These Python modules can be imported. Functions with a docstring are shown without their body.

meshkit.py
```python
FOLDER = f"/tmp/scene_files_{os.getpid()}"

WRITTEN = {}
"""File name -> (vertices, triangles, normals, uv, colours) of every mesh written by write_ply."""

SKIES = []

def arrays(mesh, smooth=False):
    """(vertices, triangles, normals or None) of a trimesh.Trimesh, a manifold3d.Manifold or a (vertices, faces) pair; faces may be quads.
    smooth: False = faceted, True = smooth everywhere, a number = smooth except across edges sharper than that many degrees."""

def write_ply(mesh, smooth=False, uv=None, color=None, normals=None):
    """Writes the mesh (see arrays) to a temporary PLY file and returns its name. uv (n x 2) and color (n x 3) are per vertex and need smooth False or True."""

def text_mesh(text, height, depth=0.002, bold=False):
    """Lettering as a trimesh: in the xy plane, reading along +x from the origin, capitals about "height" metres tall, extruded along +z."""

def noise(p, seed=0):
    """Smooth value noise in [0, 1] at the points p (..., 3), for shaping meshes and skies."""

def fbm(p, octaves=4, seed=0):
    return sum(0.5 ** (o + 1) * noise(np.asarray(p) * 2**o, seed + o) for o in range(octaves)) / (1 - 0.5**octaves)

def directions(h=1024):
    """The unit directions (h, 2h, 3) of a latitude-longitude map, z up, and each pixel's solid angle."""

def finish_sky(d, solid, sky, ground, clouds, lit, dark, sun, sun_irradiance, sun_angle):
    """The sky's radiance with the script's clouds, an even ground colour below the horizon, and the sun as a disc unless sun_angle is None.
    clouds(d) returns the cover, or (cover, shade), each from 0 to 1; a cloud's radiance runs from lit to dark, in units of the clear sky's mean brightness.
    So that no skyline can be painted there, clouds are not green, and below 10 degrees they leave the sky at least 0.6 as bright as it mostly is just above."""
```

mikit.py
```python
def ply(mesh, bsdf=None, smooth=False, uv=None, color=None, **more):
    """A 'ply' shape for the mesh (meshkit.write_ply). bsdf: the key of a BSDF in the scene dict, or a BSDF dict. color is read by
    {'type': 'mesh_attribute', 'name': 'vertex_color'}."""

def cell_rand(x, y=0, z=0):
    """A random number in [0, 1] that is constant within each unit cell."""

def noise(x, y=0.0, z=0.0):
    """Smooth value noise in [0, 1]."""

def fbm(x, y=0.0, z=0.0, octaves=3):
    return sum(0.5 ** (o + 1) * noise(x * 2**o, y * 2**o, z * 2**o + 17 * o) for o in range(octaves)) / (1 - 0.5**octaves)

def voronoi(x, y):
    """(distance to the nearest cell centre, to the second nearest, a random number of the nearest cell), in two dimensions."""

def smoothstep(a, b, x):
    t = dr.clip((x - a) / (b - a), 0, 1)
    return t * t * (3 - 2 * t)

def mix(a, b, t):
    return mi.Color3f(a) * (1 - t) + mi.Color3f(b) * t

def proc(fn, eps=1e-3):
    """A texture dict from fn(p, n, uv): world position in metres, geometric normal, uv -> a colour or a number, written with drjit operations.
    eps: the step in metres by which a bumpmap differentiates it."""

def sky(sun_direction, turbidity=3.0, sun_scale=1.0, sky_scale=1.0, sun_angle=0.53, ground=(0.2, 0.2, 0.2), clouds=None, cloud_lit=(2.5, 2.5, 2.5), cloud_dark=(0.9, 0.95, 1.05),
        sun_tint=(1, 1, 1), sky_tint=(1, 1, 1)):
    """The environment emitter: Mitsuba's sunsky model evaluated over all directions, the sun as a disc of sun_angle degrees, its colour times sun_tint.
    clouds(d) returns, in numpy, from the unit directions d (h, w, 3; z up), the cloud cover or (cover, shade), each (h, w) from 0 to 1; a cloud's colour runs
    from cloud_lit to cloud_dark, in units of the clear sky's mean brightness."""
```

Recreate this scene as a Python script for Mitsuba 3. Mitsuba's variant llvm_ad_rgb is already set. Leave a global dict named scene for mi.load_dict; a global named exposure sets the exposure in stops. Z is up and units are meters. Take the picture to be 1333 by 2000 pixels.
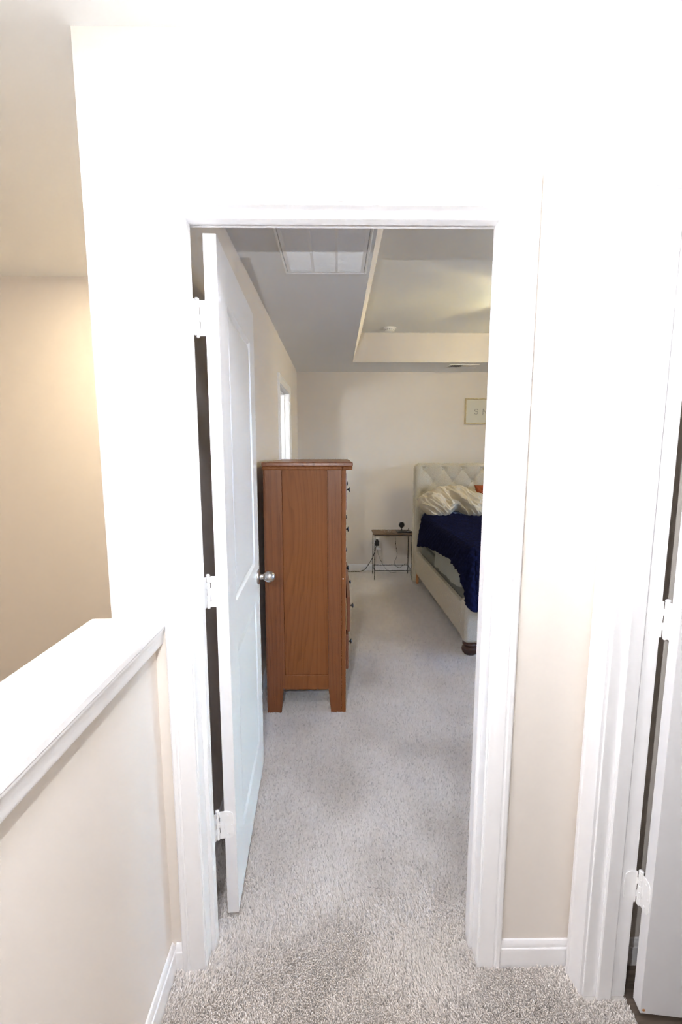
import math, random
import numpy as np, trimesh, drjit as dr, mitsuba as mi
import mapbox_earcut as earcut
import mikit, meshkit
from mikit import noise, fbm, smoothstep, mix
rng = np.random.default_rng(7); random.seed(7)
T = mi.ScalarTransform4f
PI = math.pi
scene = {'type': 'scene'}; labels = {}

# ------------------------------------------------------------------ camera, sky, lights, exposure
exposure = 0.0
FPX, PITCH, YAW, CAM = 889.0, math.radians(7.63), math.radians(0.6), (0.0, -1.153, 1.503)
fwd = (math.sin(YAW)*math.cos(PITCH), math.cos(YAW)*math.cos(PITCH), -math.sin(PITCH))
scene['camera'] = {'type': 'perspective', 'fov_axis': 'x', 'fov': math.degrees(2*math.atan(1333/2/FPX)), 'near_clip': 0.02, 'far_clip': 200.0,
    'to_world': T().look_at(origin=list(CAM), target=[CAM[i]+fwd[i] for i in range(3)], up=[0, 0, 1])}
scene['sky'] = mikit.sky([-0.8, 0.3, 0.75], turbidity=4.0, sun_scale=0.0, sky_scale=228.0, ground=(0.12, 0.12, 0.115), sky_tint=(0.89, 0.97, 1.13))
# the flash on the camera: beside and above the lens
scene['camera_flash'] = {'type': 'spot', 'to_world': T().look_at(origin=[-0.19, -1.16, 1.63], target=[0.36, -0.22, 2.05], up=[0, 0, 1]), 'cutoff_angle': 110.0, 'beam_width': 15.0, 'intensity': {'type': 'rgb', 'value': [8.1, 8.2, 8.4]}}
HALL_DOME = (47.0, 47.5, 49.0)
HALL_LAMP, FAN_LAMP, STAIR_LAMP, BATH_LAMP = (80.0, 81.0, 93.0), (172.0, 140.0, 68.0), (400.0, 322.0, 214.0), (155.0, 157.0, 156.0)

# ------------------------------------------------------------------ materials
def rgb(c): return {'type': 'rgb', 'value': list(c)}
def mat(name, color, rough=0.5, spec=0.5, bump=None, **more):
    tex = color if isinstance(color, dict) else rgb(color)
    b = {'type': 'principled', 'base_color': tex, 'roughness': rough, 'specular': spec, **more}
    if bump: b = {'type': 'bumpmap', 'arbitrary': mikit.proc(bump[0], eps=bump[2]), 'scale': bump[1], 'bsdf': b}
    scene[name] = {'type': 'twosided', 'bsdf': b}
    return name

mat('paint', (0.74, 0.692, 0.638), 0.75, 0.25)
mat('ceiling_paint', (0.69, 0.70, 0.695), 0.9, 0.1)
mat('trim_white', (0.86, 0.86, 0.87), 0.38, 0.4)
mat('door_white', (0.785, 0.785, 0.80), 0.42, 0.4)
mat('hinge_white', (0.84, 0.84, 0.84), 0.35, 0.5)
mat('plastic_white', (0.85, 0.85, 0.85), 0.4, 0.5)
mat('grille_white', (0.80, 0.81, 0.82), 0.45, 0.4)
mat('dark_void', (0.03, 0.03, 0.03), 0.9, 0.1)
mat('seam_grey', (0.22, 0.22, 0.23), 0.8, 0.1)
mat('nickel', (0.62, 0.59, 0.55), 0.3, 0.5, metallic=1.0)
mat('black_iron', (0.012, 0.012, 0.013), 0.4, 0.5)
mat('black_plastic', (0.01, 0.01, 0.011), 0.35, 0.5)
mat('cord_black', (0.018, 0.017, 0.016), 0.6, 0.3)
mat('cord_white', (0.7, 0.7, 0.7), 0.5, 0.3)
mat('pale_wood', (0.62, 0.47, 0.28), 0.6, 0.3)
mat('dark_wood', (0.045, 0.018, 0.010), 0.25, 0.5)
mat('orange_wood', (0.55, 0.26, 0.10), 0.5, 0.4)
mat('frame_wood', (0.52, 0.43, 0.26), 0.6, 0.3)
mat('sign_board', (0.66, 0.65, 0.58), 0.8, 0.2)
mat('sign_ink', (0.36, 0.36, 0.33), 0.8, 0.2)
mat('fan_metal', (0.25, 0.22, 0.2), 0.35, 0.5, metallic=0.8)
mat('fan_wood', (0.16, 0.09, 0.05), 0.5, 0.4)
mat('wire_metal', (0.5, 0.48, 0.44), 0.3, 0.5, metallic=0.9)
scene['pane_glass'] = {'type': 'thindielectric'}

def oak(scale, base, dark, axis):
    def f(p, n, uv):
        a, z = (p.x, p.z) if axis == 'x' else ((p.y, p.z) if axis == 'y' else (p.y, p.x))
        d = p.y if axis == 'x' else p.x
        bend = noise(a*5.0+3.1, z*0.9, d*3.0)
        ring = a*34.0*scale + bend*9.0 + noise(a*40.0, z*3.0, d*7.0)*0.9
        g = ring - dr.floor(ring)
        late = smoothstep(0.45, 0.95, g) * (1.0 - smoothstep(0.95, 1.0, g))
        pores = smoothstep(0.60, 0.86, noise(a*520.0, z*16.0, d*90.0))
        tone = fbm(a*4.0, z*1.3, d*4.0)
        streak = noise(a*170.0+bend*6.0, z*2.6, d*20.0)
        c = mix(base, dark, dr.clip(0.30*late + 0.26*pores + 0.30*(streak-0.4) + 0.45*(tone-0.38), 0, 1))
        return c
    return mikit.proc(f)
OB, OD = (0.200, 0.066, 0.0160), (0.120, 0.036, 0.0085)
mat('oak_side', oak(1.0, OB, OD, 'x'), 0.5, 0.25)
mat('oak_stile', oak(1.5, (0.180, 0.058, 0.0145), (0.095, 0.028, 0.0070), 'x'), 0.42, 0.4)
mat('oak_front', oak(1.0, (0.16, 0.055, 0.022), (0.075, 0.023, 0.010), 'z'), 0.32, 0.5)
mat('oak_top', oak(1.0, (0.20, 0.07, 0.027), (0.085, 0.025, 0.010), 'z'), 0.28, 0.5)
mat('walnut_top', oak(1.0, (0.15, 0.095, 0.055), (0.05, 0.028, 0.016), 'z'), 0.5, 0.4)

def weave(base, amt, s):
    def f(p, n, uv):
        t = noise(p.x*s, p.z*s*0.35+p.y*s, p.y*s*0.2) * 0.5 + noise(p.x*s*0.3, p.y*s*0.4, p.z*s) * 0.5
        return mi.Color3f(base) * (1.0 + amt*(t*2.0-1.0))
    return mikit.proc(f)
mat('linen', weave((0.50, 0.46, 0.37), 0.2, 420.0), 0.9, 0.15, sheen=0.1)
mat('navy_knit', weave((0.0060, 0.0064, 0.021), 0.35, 300.0), 0.95, 0.03)
mat('cream_cotton', weave((0.58, 0.52, 0.405), 0.05, 500.0), 0.85, 0.15)
mat('sage_cotton', weave((0.30, 0.315, 0.275), 0.08, 420.0), 0.9, 0.1)
mat('slate_cotton', weave((0.075, 0.082, 0.108), 0.1, 420.0), 0.9, 0.1)
mat('sky_cotton', (0.10, 0.155, 0.215), 0.9, 0.1)
mat('mattress_grey', weave((0.17, 0.175, 0.15), 0.08, 420.0), 0.9, 0.1)
mat('rust_cotton', weave((0.27, 0.068, 0.026), 0.12, 420.0), 0.9, 0.1)

def vinyl(p, n, uv):
    g = noise(p.x*6.0, p.y*70.0) * 0.6 + noise(p.x*20.0, p.y*260.0) * 0.4
    return mix((0.050, 0.038, 0.030), (0.15, 0.115, 0.088), g)
mat('vinyl_plank', mikit.proc(vinyl), 0.45, 0.5)
scene['pile_yarn'] = {'type': 'twosided', 'bsdf': {'type': 'diffuse', 'reflectance': {'type': 'mesh_attribute', 'name': 'vertex_color'}}}
mat('carpet_base', (0.6, 0.57, 0.535), 0.95, 0.05)

# ------------------------------------------------------------------ mesh helpers
def add(key, mesh, bsdf, smooth=False, **kw):
    base, i = key, 0
    while key in scene:
        i += 1; key = f'{base}_{i:03d}'
    scene[key] = mesh if isinstance(mesh, dict) else mikit.ply(mesh, bsdf, smooth=smooth, **kw)
    return key
def lab(key, label, cat=None, group=None, kind=None):
    d = {'label': label} if label else {}
    if cat: d['category'] = cat
    if group: d['group'] = group
    if kind: d['kind'] = kind
    labels[key] = d
def struct(key, label, cat=None): lab(key, label, cat, kind='structure')
def cat_(*ms): return trimesh.util.concatenate([m for m in ms])
def fix(m):
    if m.volume < 0: m.invert()
    return m
def box(x0, x1, y0, y1, z0, z1):
    m = trimesh.creation.box((x1-x0, y1-y0, z1-z0)); m.apply_translation(((x0+x1)/2, (y0+y1)/2, (z0+z1)/2)); return m
def rbox(x0, x1, y0, y1, z0, z1, r=0.003):
    """box with chamfered edges"""
    p = []
    for sx in (0, 1):
        for sy in (0, 1):
            for sz in (0, 1):
                c = np.array([(x0, x1)[sx], (y0, y1)[sy], (z0, z1)[sz]]); inn = np.array([1-2*sx, 1-2*sy, 1-2*sz])*r
                for k in range(3):
                    o = inn.copy(); o[k] = 0; p.append(c+o)
    return trimesh.convex.convex_hull(np.array(p))
def soft(x0, x1, y0, y1, z0, z1, r, n=5):
    """box with rounded edges"""
    s = trimesh.creation.icosphere(subdivisions=2, radius=r).vertices
    c = [np.array([a, b, d]) for a in (x0+r, x1-r) for b in (y0+r, y1-r) for d in (z0+r, z1-r)]
    return trimesh.convex.convex_hull(np.vstack([s+q for q in c]))
def loft(A, B):
    """closed solid between two loops with the same number of points"""
    A, B = np.asarray(A, float), np.asarray(B, float); n = len(A)
    d = B.mean(0)-A.mean(0); k = int(np.argmax(np.abs(d))); P2 = np.delete(A, k, 1)
    tri = earcut.triangulate_float64(np.ascontiguousarray(P2), np.array([n], dtype=np.uint32)).reshape(-1, 3)
    i = np.arange(n); j = (i+1) % n
    side = np.vstack([np.c_[i, j, j+n], np.c_[i, j+n, i+n]])
    def area2(t): 
        a, b, c = P2[t[0]], P2[t[1]], P2[t[2]]; return (b[0]-a[0])*(c[1]-a[1])-(b[1]-a[1])*(c[0]-a[0])
    poly = sum(P2[a][0]*P2[b][1]-P2[b][0]*P2[a][1] for a, b in zip(i, j))
    caps = [t if area2(t)*poly > 0 else t[::-1] for t in tri]
    f = np.vstack([side, [c[::-1] for c in caps], np.array(caps)+n])
    return fix(trimesh.Trimesh(np.vstack([A, B]), f, process=False))
def tube(pts, r, sides=8, spline=True, per=8):
    p = np.asarray(pts, float)
    if spline and len(p) > 2:
        from scipy.interpolate import PchipInterpolator, CubicSpline
        t = np.r_[0, np.cumsum(np.linalg.norm(np.diff(p, axis=0), axis=1))]
        q = np.linspace(0, t[-1], per*(len(p)-1)+1); p = CubicSpline(t, p)(q)
    d = np.gradient(p, axis=0); d /= np.linalg.norm(d, axis=1, keepdims=True)+1e-12
    up = np.array([0.13, 0.21, 0.97]); N = np.cross(d, up); N /= np.linalg.norm(N, axis=1, keepdims=True)+1e-9; B = np.cross(d, N)
    a = np.arange(sides)*2*PI/sides
    v = (p[:, None]+r*(np.cos(a)[None, :, None]*N[:, None]+np.sin(a)[None, :, None]*B[:, None])).reshape(-1, 3)
    m = len(p); f = []
    for i in range(m-1):
        for j in range(sides):
            k = (j+1) % sides; f += [[i*sides+j, i*sides+k, (i+1)*sides+k], [i*sides+j, (i+1)*sides+k, (i+1)*sides+j]]
    v = np.vstack([v, p[0], p[-1]])
    for j in range(sides):
        k = (j+1) % sides; f += [[m*sides, k, j], [m*sides+1, (m-1)*sides+j, (m-1)*sides+k]]
    return fix(trimesh.Trimesh(v, f, process=False))
def rod(a, b, r, sides=10): return tube([a, b], r, sides, False)
def lathe(prof, origin, axis='z', n=28):
    m = trimesh.creation.revolve(np.asarray(prof, float), sections=n)
    if axis == 'x': m.apply_transform(trimesh.transformations.rotation_matrix(PI/2, [0, 1, 0]))
    if axis == '-y': m.apply_transform(trimesh.transformations.rotation_matrix(PI/2, [1, 0, 0]))
    m.apply_translation(origin); return fix(m)
def rotz(m, deg, about):
    m.apply_transform(trimesh.transformations.rotation_matrix(math.radians(deg), [0, 0, 1], about)); return m
def roty(m, deg, about):
    m.apply_transform(trimesh.transformations.rotation_matrix(math.radians(deg), [0, 1, 0], about)); return m
def rotx(m, deg, about):
    m.apply_transform(trimesh.transformations.rotation_matrix(math.radians(deg), [1, 0, 0], about)); return m
def grid(nu, nv):
    i, j = np.meshgrid(np.arange(nu-1), np.arange(nv-1), indexing='ij'); a = (i*nv+j).ravel()
    return np.vstack([np.c_[a, a+nv, a+nv+1], np.c_[a, a+nv+1, a+1]])

# ------------------------------------------------------------------ measures
H = 2.44; WT = 0.115
JL, JR, JH = -0.380, 0.411, 2.075          # bedroom doorway: jamb faces and head
XL, XF, XR = -0.47, 4.46, 3.70             # bedroom: left wall, far wall (y), right wall
HW0, HW1 = -0.59, -0.48                    # half wall
RW0, RW1 = 0.683, 0.798                    # hall's right wall
R0, R1 = -0.086, -0.86                     # right doorway along y
SY = 1.475                                 # stairwell's far wall
YB = -3.1
LD0, LD1, LDH = 2.675, 3.45, 2.06          # doorway in the bedroom's left wall

# ------------------------------------------------------------------ the shell
add('floor', cat_(box(HW1, RW1, YB, WT, -0.12, 0), box(XL, XR, WT, XF, -0.12, 0)), 'carpet_base'); struct('floor', 'carpeted floor of the hall and the bedroom beyond the doorway')
add('wall_door', cat_(box(HW0, JL-0.018, 0, WT, 0, H), box(JR+0.018, XR, 0, WT, -0.02, H), box(JL-0.018, JR+0.018, 0, WT, JH+0.018, H), box(HW0, HW0+0.108, 0, WT, -1.7, 0)), 'paint')
struct('wall_door', 'off-white hall wall with the open bedroom doorway in it')
add('wall_left', cat_(box(XL-WT, XL, WT, LD0-0.018, -1.7, H), box(XL-WT, XL, LD1+0.018, XF+0.1, -0.05, H), box(XL-WT, XL, LD0-0.018, LD1+0.018, LDH+0.018, H)), 'paint')
struct('wall_left', 'pale bedroom wall behind the open door and the tall chest')
add('wall_far', box(XL, XR+0.1, XF, XF+0.1, -0.05, H), 'paint'); struct('wall_far', 'pale bedroom wall behind the bed and the small side table')
W1, W2 = (0.24, 0.98), (1.08, 1.82); WZ = (0.70, 2.12)
add('wall_bedroom_right', cat_(box(XR, XR+0.12, 0, W1[0], -0.05, H), box(XR, XR+0.12, W1[1], W2[0], -0.05, H), box(XR, XR+0.12, W2[1], XF+0.1, -0.05, H),
    *[box(XR, XR+0.12, a, b, -0.05, WZ[0]) for a, b in (W1, W2)], *[box(XR, XR+0.12, a, b, WZ[1], H) for a, b in (W1, W2)]), 'paint')
struct('wall_bedroom_right', 'bedroom wall with two windows, right of the bed')
for k, (a, b) in enumerate((W1, W2), 1):
    w = f'window_{k}'; m = (WZ[0]+WZ[1])/2
    add(w+'__frame', cat_(rbox(XR+0.03, XR+0.09, a, a+0.05, *WZ), rbox(XR+0.03, XR+0.09, b-0.05, b, *WZ), rbox(XR+0.03, XR+0.09, a+0.05, b-0.05, WZ[0], WZ[0]+0.05), rbox(XR+0.03, XR+0.09, a+0.05, b-0.05, WZ[1]-0.05, WZ[1]), rbox(XR+0.04, XR+0.08, a+0.05, b-0.05, m-0.02, m+0.02)), 'trim_white')
    add(w+'__pane', trimesh.Trimesh([[XR+0.06, a+0.05, WZ[0]+0.05], [XR+0.06, b-0.05, WZ[0]+0.05], [XR+0.06, b-0.05, WZ[1]-0.05], [XR+0.06, a+0.05, WZ[1]-0.05]], [[0, 1, 2], [0, 2, 3]], process=False), 'pane_glass')
    add(w+'__sill', rbox(XR-0.03, XR+0.03, a-0.03, b+0.03, WZ[0]-0.025, WZ[0], 0.004), 'trim_white')
    struct(w, ('bedroom window nearer the hall, on the right wall', 'bedroom window nearer the bed head, on the right wall')[k-1])
add('wall_right', cat_(box(RW0, RW1, R0+0.018, 0, -0.02, H), box(RW0, RW1, YB, R1-0.018, -0.02, H), box(RW0, RW1, R1-0.018, R0+0.018, JH+0.018, H)), 'paint')
struct('wall_right', 'hall side wall with the second doorway at the right edge')
add('wall_half', box(HW0, HW1, YB, 0, -1.7, 1.03), 'paint'); struct('wall_half', 'beige half wall between the hall and the stairwell')
add('wall_stairwell', cat_(box(-2.5, XL-WT, SY, SY+0.1, -1.7, H), box(-2.6, -2.5, YB, SY+0.1, -1.7, H)), 'paint'); struct('wall_stairwell', 'warm lit stairwell wall beyond the half wall')
add('wall_back', box(-2.6, 3.0, YB-0.1, YB, -1.7, H), 'paint'); struct('wall_back', 'hall end wall behind the viewer')
add('floor_stairwell', box(-2.5, HW0, YB, SY, -1.8, -1.7), 'carpet_base'); struct('floor_stairwell', 'landing floor at the foot of the stairwell')
add('wall_side_room', cat_(box(2.4, 2.5, YB, 0, -0.02, H), box(RW1, 2.4, -2.2, -2.1, -0.02, H)), 'paint'); struct('wall_side_room', 'dim walls of the room behind the right doorway')
add('wall_bath', cat_(box(-2.5, -2.4, 2.0, 4.5, -0.05, H), box(-2.4, XL-WT, 2.0, 2.1, -0.05, H), box(-2.4, XL-WT, 4.4, 4.5, -0.05, H)), 'trim_white'); struct('wall_bath', 'bright white walls of the room behind the left bedroom doorway')
add('floor_bath', box(-2.4, XL, 2.1, 4.4, -0.1, 0.0), 'vinyl_plank'); struct('floor_bath', 'floor of the bright room behind the left bedroom doorway')
# ceiling with the raised tray
TX0, TX1, TY0, TY1, TZ, TI = 0.178, 3.05, 0.72, 3.865, 2.72, 0.085
c = [box(-2.6, XR+0.1, YB-0.1, WT, H, H+0.06), box(-2.6, XL, WT, XF+0.1, H, H+0.06), box(XL, TX0, WT, XF+0.1, H, H+0.06), box(TX1, XR+0.12, WT, XF+0.1, H, H+0.06),
     box(TX0, TX1, WT, TY0, H, H+0.06), box(TX0, TX1, TY1, XF+0.1, H, H+0.06), box(TX0-0.1, TX1+0.1, TY0-0.1, TY1+0.1, TZ, TZ+0.06)]
add('ceiling', cat_(*c), 'ceiling_paint'); struct('ceiling', 'white ceiling of the hall and the bedroom with a raised tray')
lo = np.array([[TX0, TY0], [TX1, TY0], [TX1, TY1], [TX0, TY1]]); hi = np.array([[TX0+TI, TY0+TI], [TX1-TI, TY0+TI], [TX1-TI, TY1-TI], [TX0+TI, TY1-TI]])
v = np.vstack([np.c_[lo, [H]*4], np.c_[hi, [TZ]*4]]); f = []
for i in range(4):
    j = (i+1) % 4; f += [[i, j, 4+j], [i, 4+j, 4+i]]
add('ceiling__tray_side', trimesh.Trimesh(v, f, process=False), 'paint'); lab('ceiling__tray_side', 'beige sloped side of the raised tray')

# side room floor: planks
py = -0.002; k = 0
xs0 = 0.797
while py > -0.75:
    m = rbox(xs0 if k % 2 else xs0, 1.55+0.12*(k % 2), py-0.15, py-0.0015, -0.02, 0.004, 0.0012)
    add('floor_side_room__plank', m, 'vinyl_plank'); py -= 0.15; k += 1
add('floor_side_room__underlay', box(RW1, 2.4, -2.1, 0, -0.05, -0.004), 'vinyl_plank'); struct('floor_side_room', 'dark wood-look plank floor behind the right doorway')

# ------------------------------------------------------------------ trim: casings, jambs, baseboards, cap
CAS = [(0, 0), (0, 0.008), (0.004, 0.0105), (0.012, 0.011), (0.014, 0.0125), (0.030, 0.0165), (0.040, 0.0175), (0.0425, 0.0155), (0.046, 0.0155), (0.049, 0.0185), (0.058, 0.0185), (0.0625, 0.015), (0.0625, 0)]
def casing(key, x0, x1, z1, place, z0=0.0):
    """place(x, b, z): x along the wall, b out of the wall"""
    n = [(a, b) for a, b in CAS]
    A = lambda s: [place((x0-a) if s < 0 else (x1+a), b, z0) for a, b in n]
    B = lambda s: [place((x0-a) if s < 0 else (x1+a), b, z1+a) for a, b in n]
    add(key+'__side_casing', loft(A(-1), B(-1)), 'trim_white', 35); add(key+'__side_casing', loft(A(1), B(1)), 'trim_white', 35)
    add(key+'__head_casing', loft(B(-1), B(1)), 'trim_white', 35)
casing('trim_1', JL-0.004, JR+0.004, JH+0.004, lambda x, b, z: (x, -b, z)); struct('trim_1', 'white moulded casing around the bedroom doorway, hall side')
casing('trim_2', JL-0.004, JR+0.004, JH+0.004, lambda x, b, z: (min(max(x, XL+0.001), 9), WT+b, z)); struct('trim_2', 'white casing around the bedroom doorway, bedroom side')
casing('trim_3', R1-0.004, R0+0.004, JH+0.004, lambda y, b, z: (RW0-b, y, z)); struct('trim_3', 'white moulded casing of the right doorway beside the corner')
casing('trim_4', LD0-0.004, LD1+0.004, LDH+0.004, lambda y, b, z: (XL+b, y, z)); struct('trim_4', 'white casing of the bright doorway behind the chest')
# jambs with stops
S0, S1 = 0.040, 0.076
def jamb(key, mk):
    for part in ('side_jamb', 'side_jamb_001', 'head_jamb', 'side_stop', 'side_stop_001', 'head_stop'): add(f'{key}__{part}', mk(part), 'trim_white')
jb = {'side_jamb': rbox(JL-0.018, JL, 0.0, WT, 0, JH, 0.0015), 'side_jamb_001': rbox(JR, JR+0.018, 0.0, WT, 0, JH, 0.0015), 'head_jamb': rbox(JL-0.018, JR+0.018, 0.0, WT, JH, JH+0.018, 0.0015),
      'side_stop': rbox(JL, JL+0.0145, S0, S1, 0, JH-0.011, 0.003), 'side_stop_001': rbox(JR-0.011, JR, S0, S1, 0, JH-0.011, 0.003), 'head_stop': rbox(JL, JR, S0, S1, JH-0.011, JH, 0.003)}
jamb('trim_5', jb.get); struct('trim_5', 'white jamb and stop lining the bedroom doorway')
jr = {'side_jamb': rbox(RW0, RW1+0.002, R0, R0+0.018, 0, JH, 0.0015), 'side_jamb_001': rbox(RW0, RW1+0.002, R1-0.018, R1, 0, JH, 0.0015), 'head_jamb': rbox(RW0, RW1+0.002, R1-0.018, R0+0.018, JH, JH+0.018, 0.0015),
      'side_stop': rbox(0.716, 0.756, R0-0.011, R0, 0, JH-0.011, 0.003), 'side_stop_001': rbox(0.716, 0.756, R1, R1+0.011, 0, JH-0.011, 0.003), 'head_stop': rbox(0.716, 0.756, R1, R0, JH-0.011, JH, 0.003)}
jamb('trim_6', jr.get); struct('trim_6', 'white jamb and stop lining the right doorway')
jl = {'side_jamb': rbox(XL-WT, XL, LD0-0.018, LD0, 0, LDH, 0.0015), 'side_jamb_001': rbox(XL-WT, XL, LD1, LD1+0.018, 0, LDH, 0.0015), 'head_jamb': rbox(XL-WT, XL, LD0-0.018, LD1+0.018, LDH, LDH+0.018, 0.0015),
      'side_stop': rbox(XL-0.08, XL-0.04, LD0, LD0+0.011, 0, LDH-0.011, 0.003), 'side_stop_001': rbox(XL-0.08, XL-0.04, LD1-0.011, LD1, 0, LDH-0.011, 0.003), 'head_stop': rbox(XL-0.08, XL-0.04, LD0, LD1, LDH-0.011, LDH, 0.003)}
jamb('trim_7', jl.get); struct('trim_7', 'white jamb lining the bright doorway behind the chest')
# half wall cap
add('trim_8__cap_board', rbox(-0.642, -0.447, YB, -0.0005, 1.048, 1.068, 0.003), 'trim_white')
AP = [(0, 1.048), (0.0315, 1.048), (0.0315, 1.043), (0.0275, 1.034), (0.0240, 1.022), (0.0222, 1.010), (0.0215, 1.002), (0.0190, 0.997), (0, 0.997)]
add('trim_8__apron', loft([(HW1+a, YB, z) for a, z in AP], [(HW1+a, -0.0005, z) for a, z in AP]), 'trim_white', 30)
add('trim_8__outer_apron', loft([(HW0-a, YB, z) for a, z in AP], [(HW0-a, -0.0005, z) for a, z in AP]), 'trim_white', 30)
struct('trim_8', 'wide white cap board on top of the half wall')
BB = [(0, 0), (0.013, 0), (0.013, 0.058), (0.0115, 0.062), (0.009, 0.064), (0.009, 0.070), (0.0075, 0.077), (0.004, 0.083), (0, 0.085)]
def baseboard(key, label, A, B, nrm):
    """A, B: ends on the wall; nrm: out of the wall (x, y)"""
    L = lambda P: [(P[0]+nrm[0]*a, P[1]+nrm[1]*a, z) for a, z in BB]
    add(key, loft(L(A), L(B)), 'trim_white', 30); struct(key, label)
baseboard('baseboard_left', 'white baseboard along the half wall', (HW1, YB), (HW1, 0), (1, 0))
baseboard('baseboard_door_left', 'short white baseboard between the half wall and the doorway casing', (HW1+0.013, 0), (JL-0.0665, 0), (0, -1))
baseboard('baseboard_door_right', 'white baseboard between the doorway casing and the right corner', (JR+0.0665, 0), (RW0, 0), (0, -1))
baseboard('baseboard_far', 'white baseboard on the far bedroom wall', (XL, XF), (XR, XF), (0, -1))
baseboard('baseboard_bedroom_left', 'white baseboard on the left bedroom wall behind the chest', (XL, WT+0.02), (XL, LD0-0.0665), (1, 0))
baseboard('baseboard_bedroom_corner', 'white baseboard between the bright doorway and the far corner', (XL, LD1+0.0665), (XL, XF-0.013), (1, 0))
baseboard('baseboard_bedroom_right', 'white baseboard under the bedroom windows', (XR, WT), (XR, XF-0.013), (-1, 0))
baseboard('baseboard_side_room', 'white baseboard behind the right door', (RW1+0.004, 0), (2.4, 0), (0, -1))
baseboard('baseboard_bedroom_near', 'white baseboard on the bedroom side of the door wall', (JR+0.0665, WT), (XR, WT), (0, 1))

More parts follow.
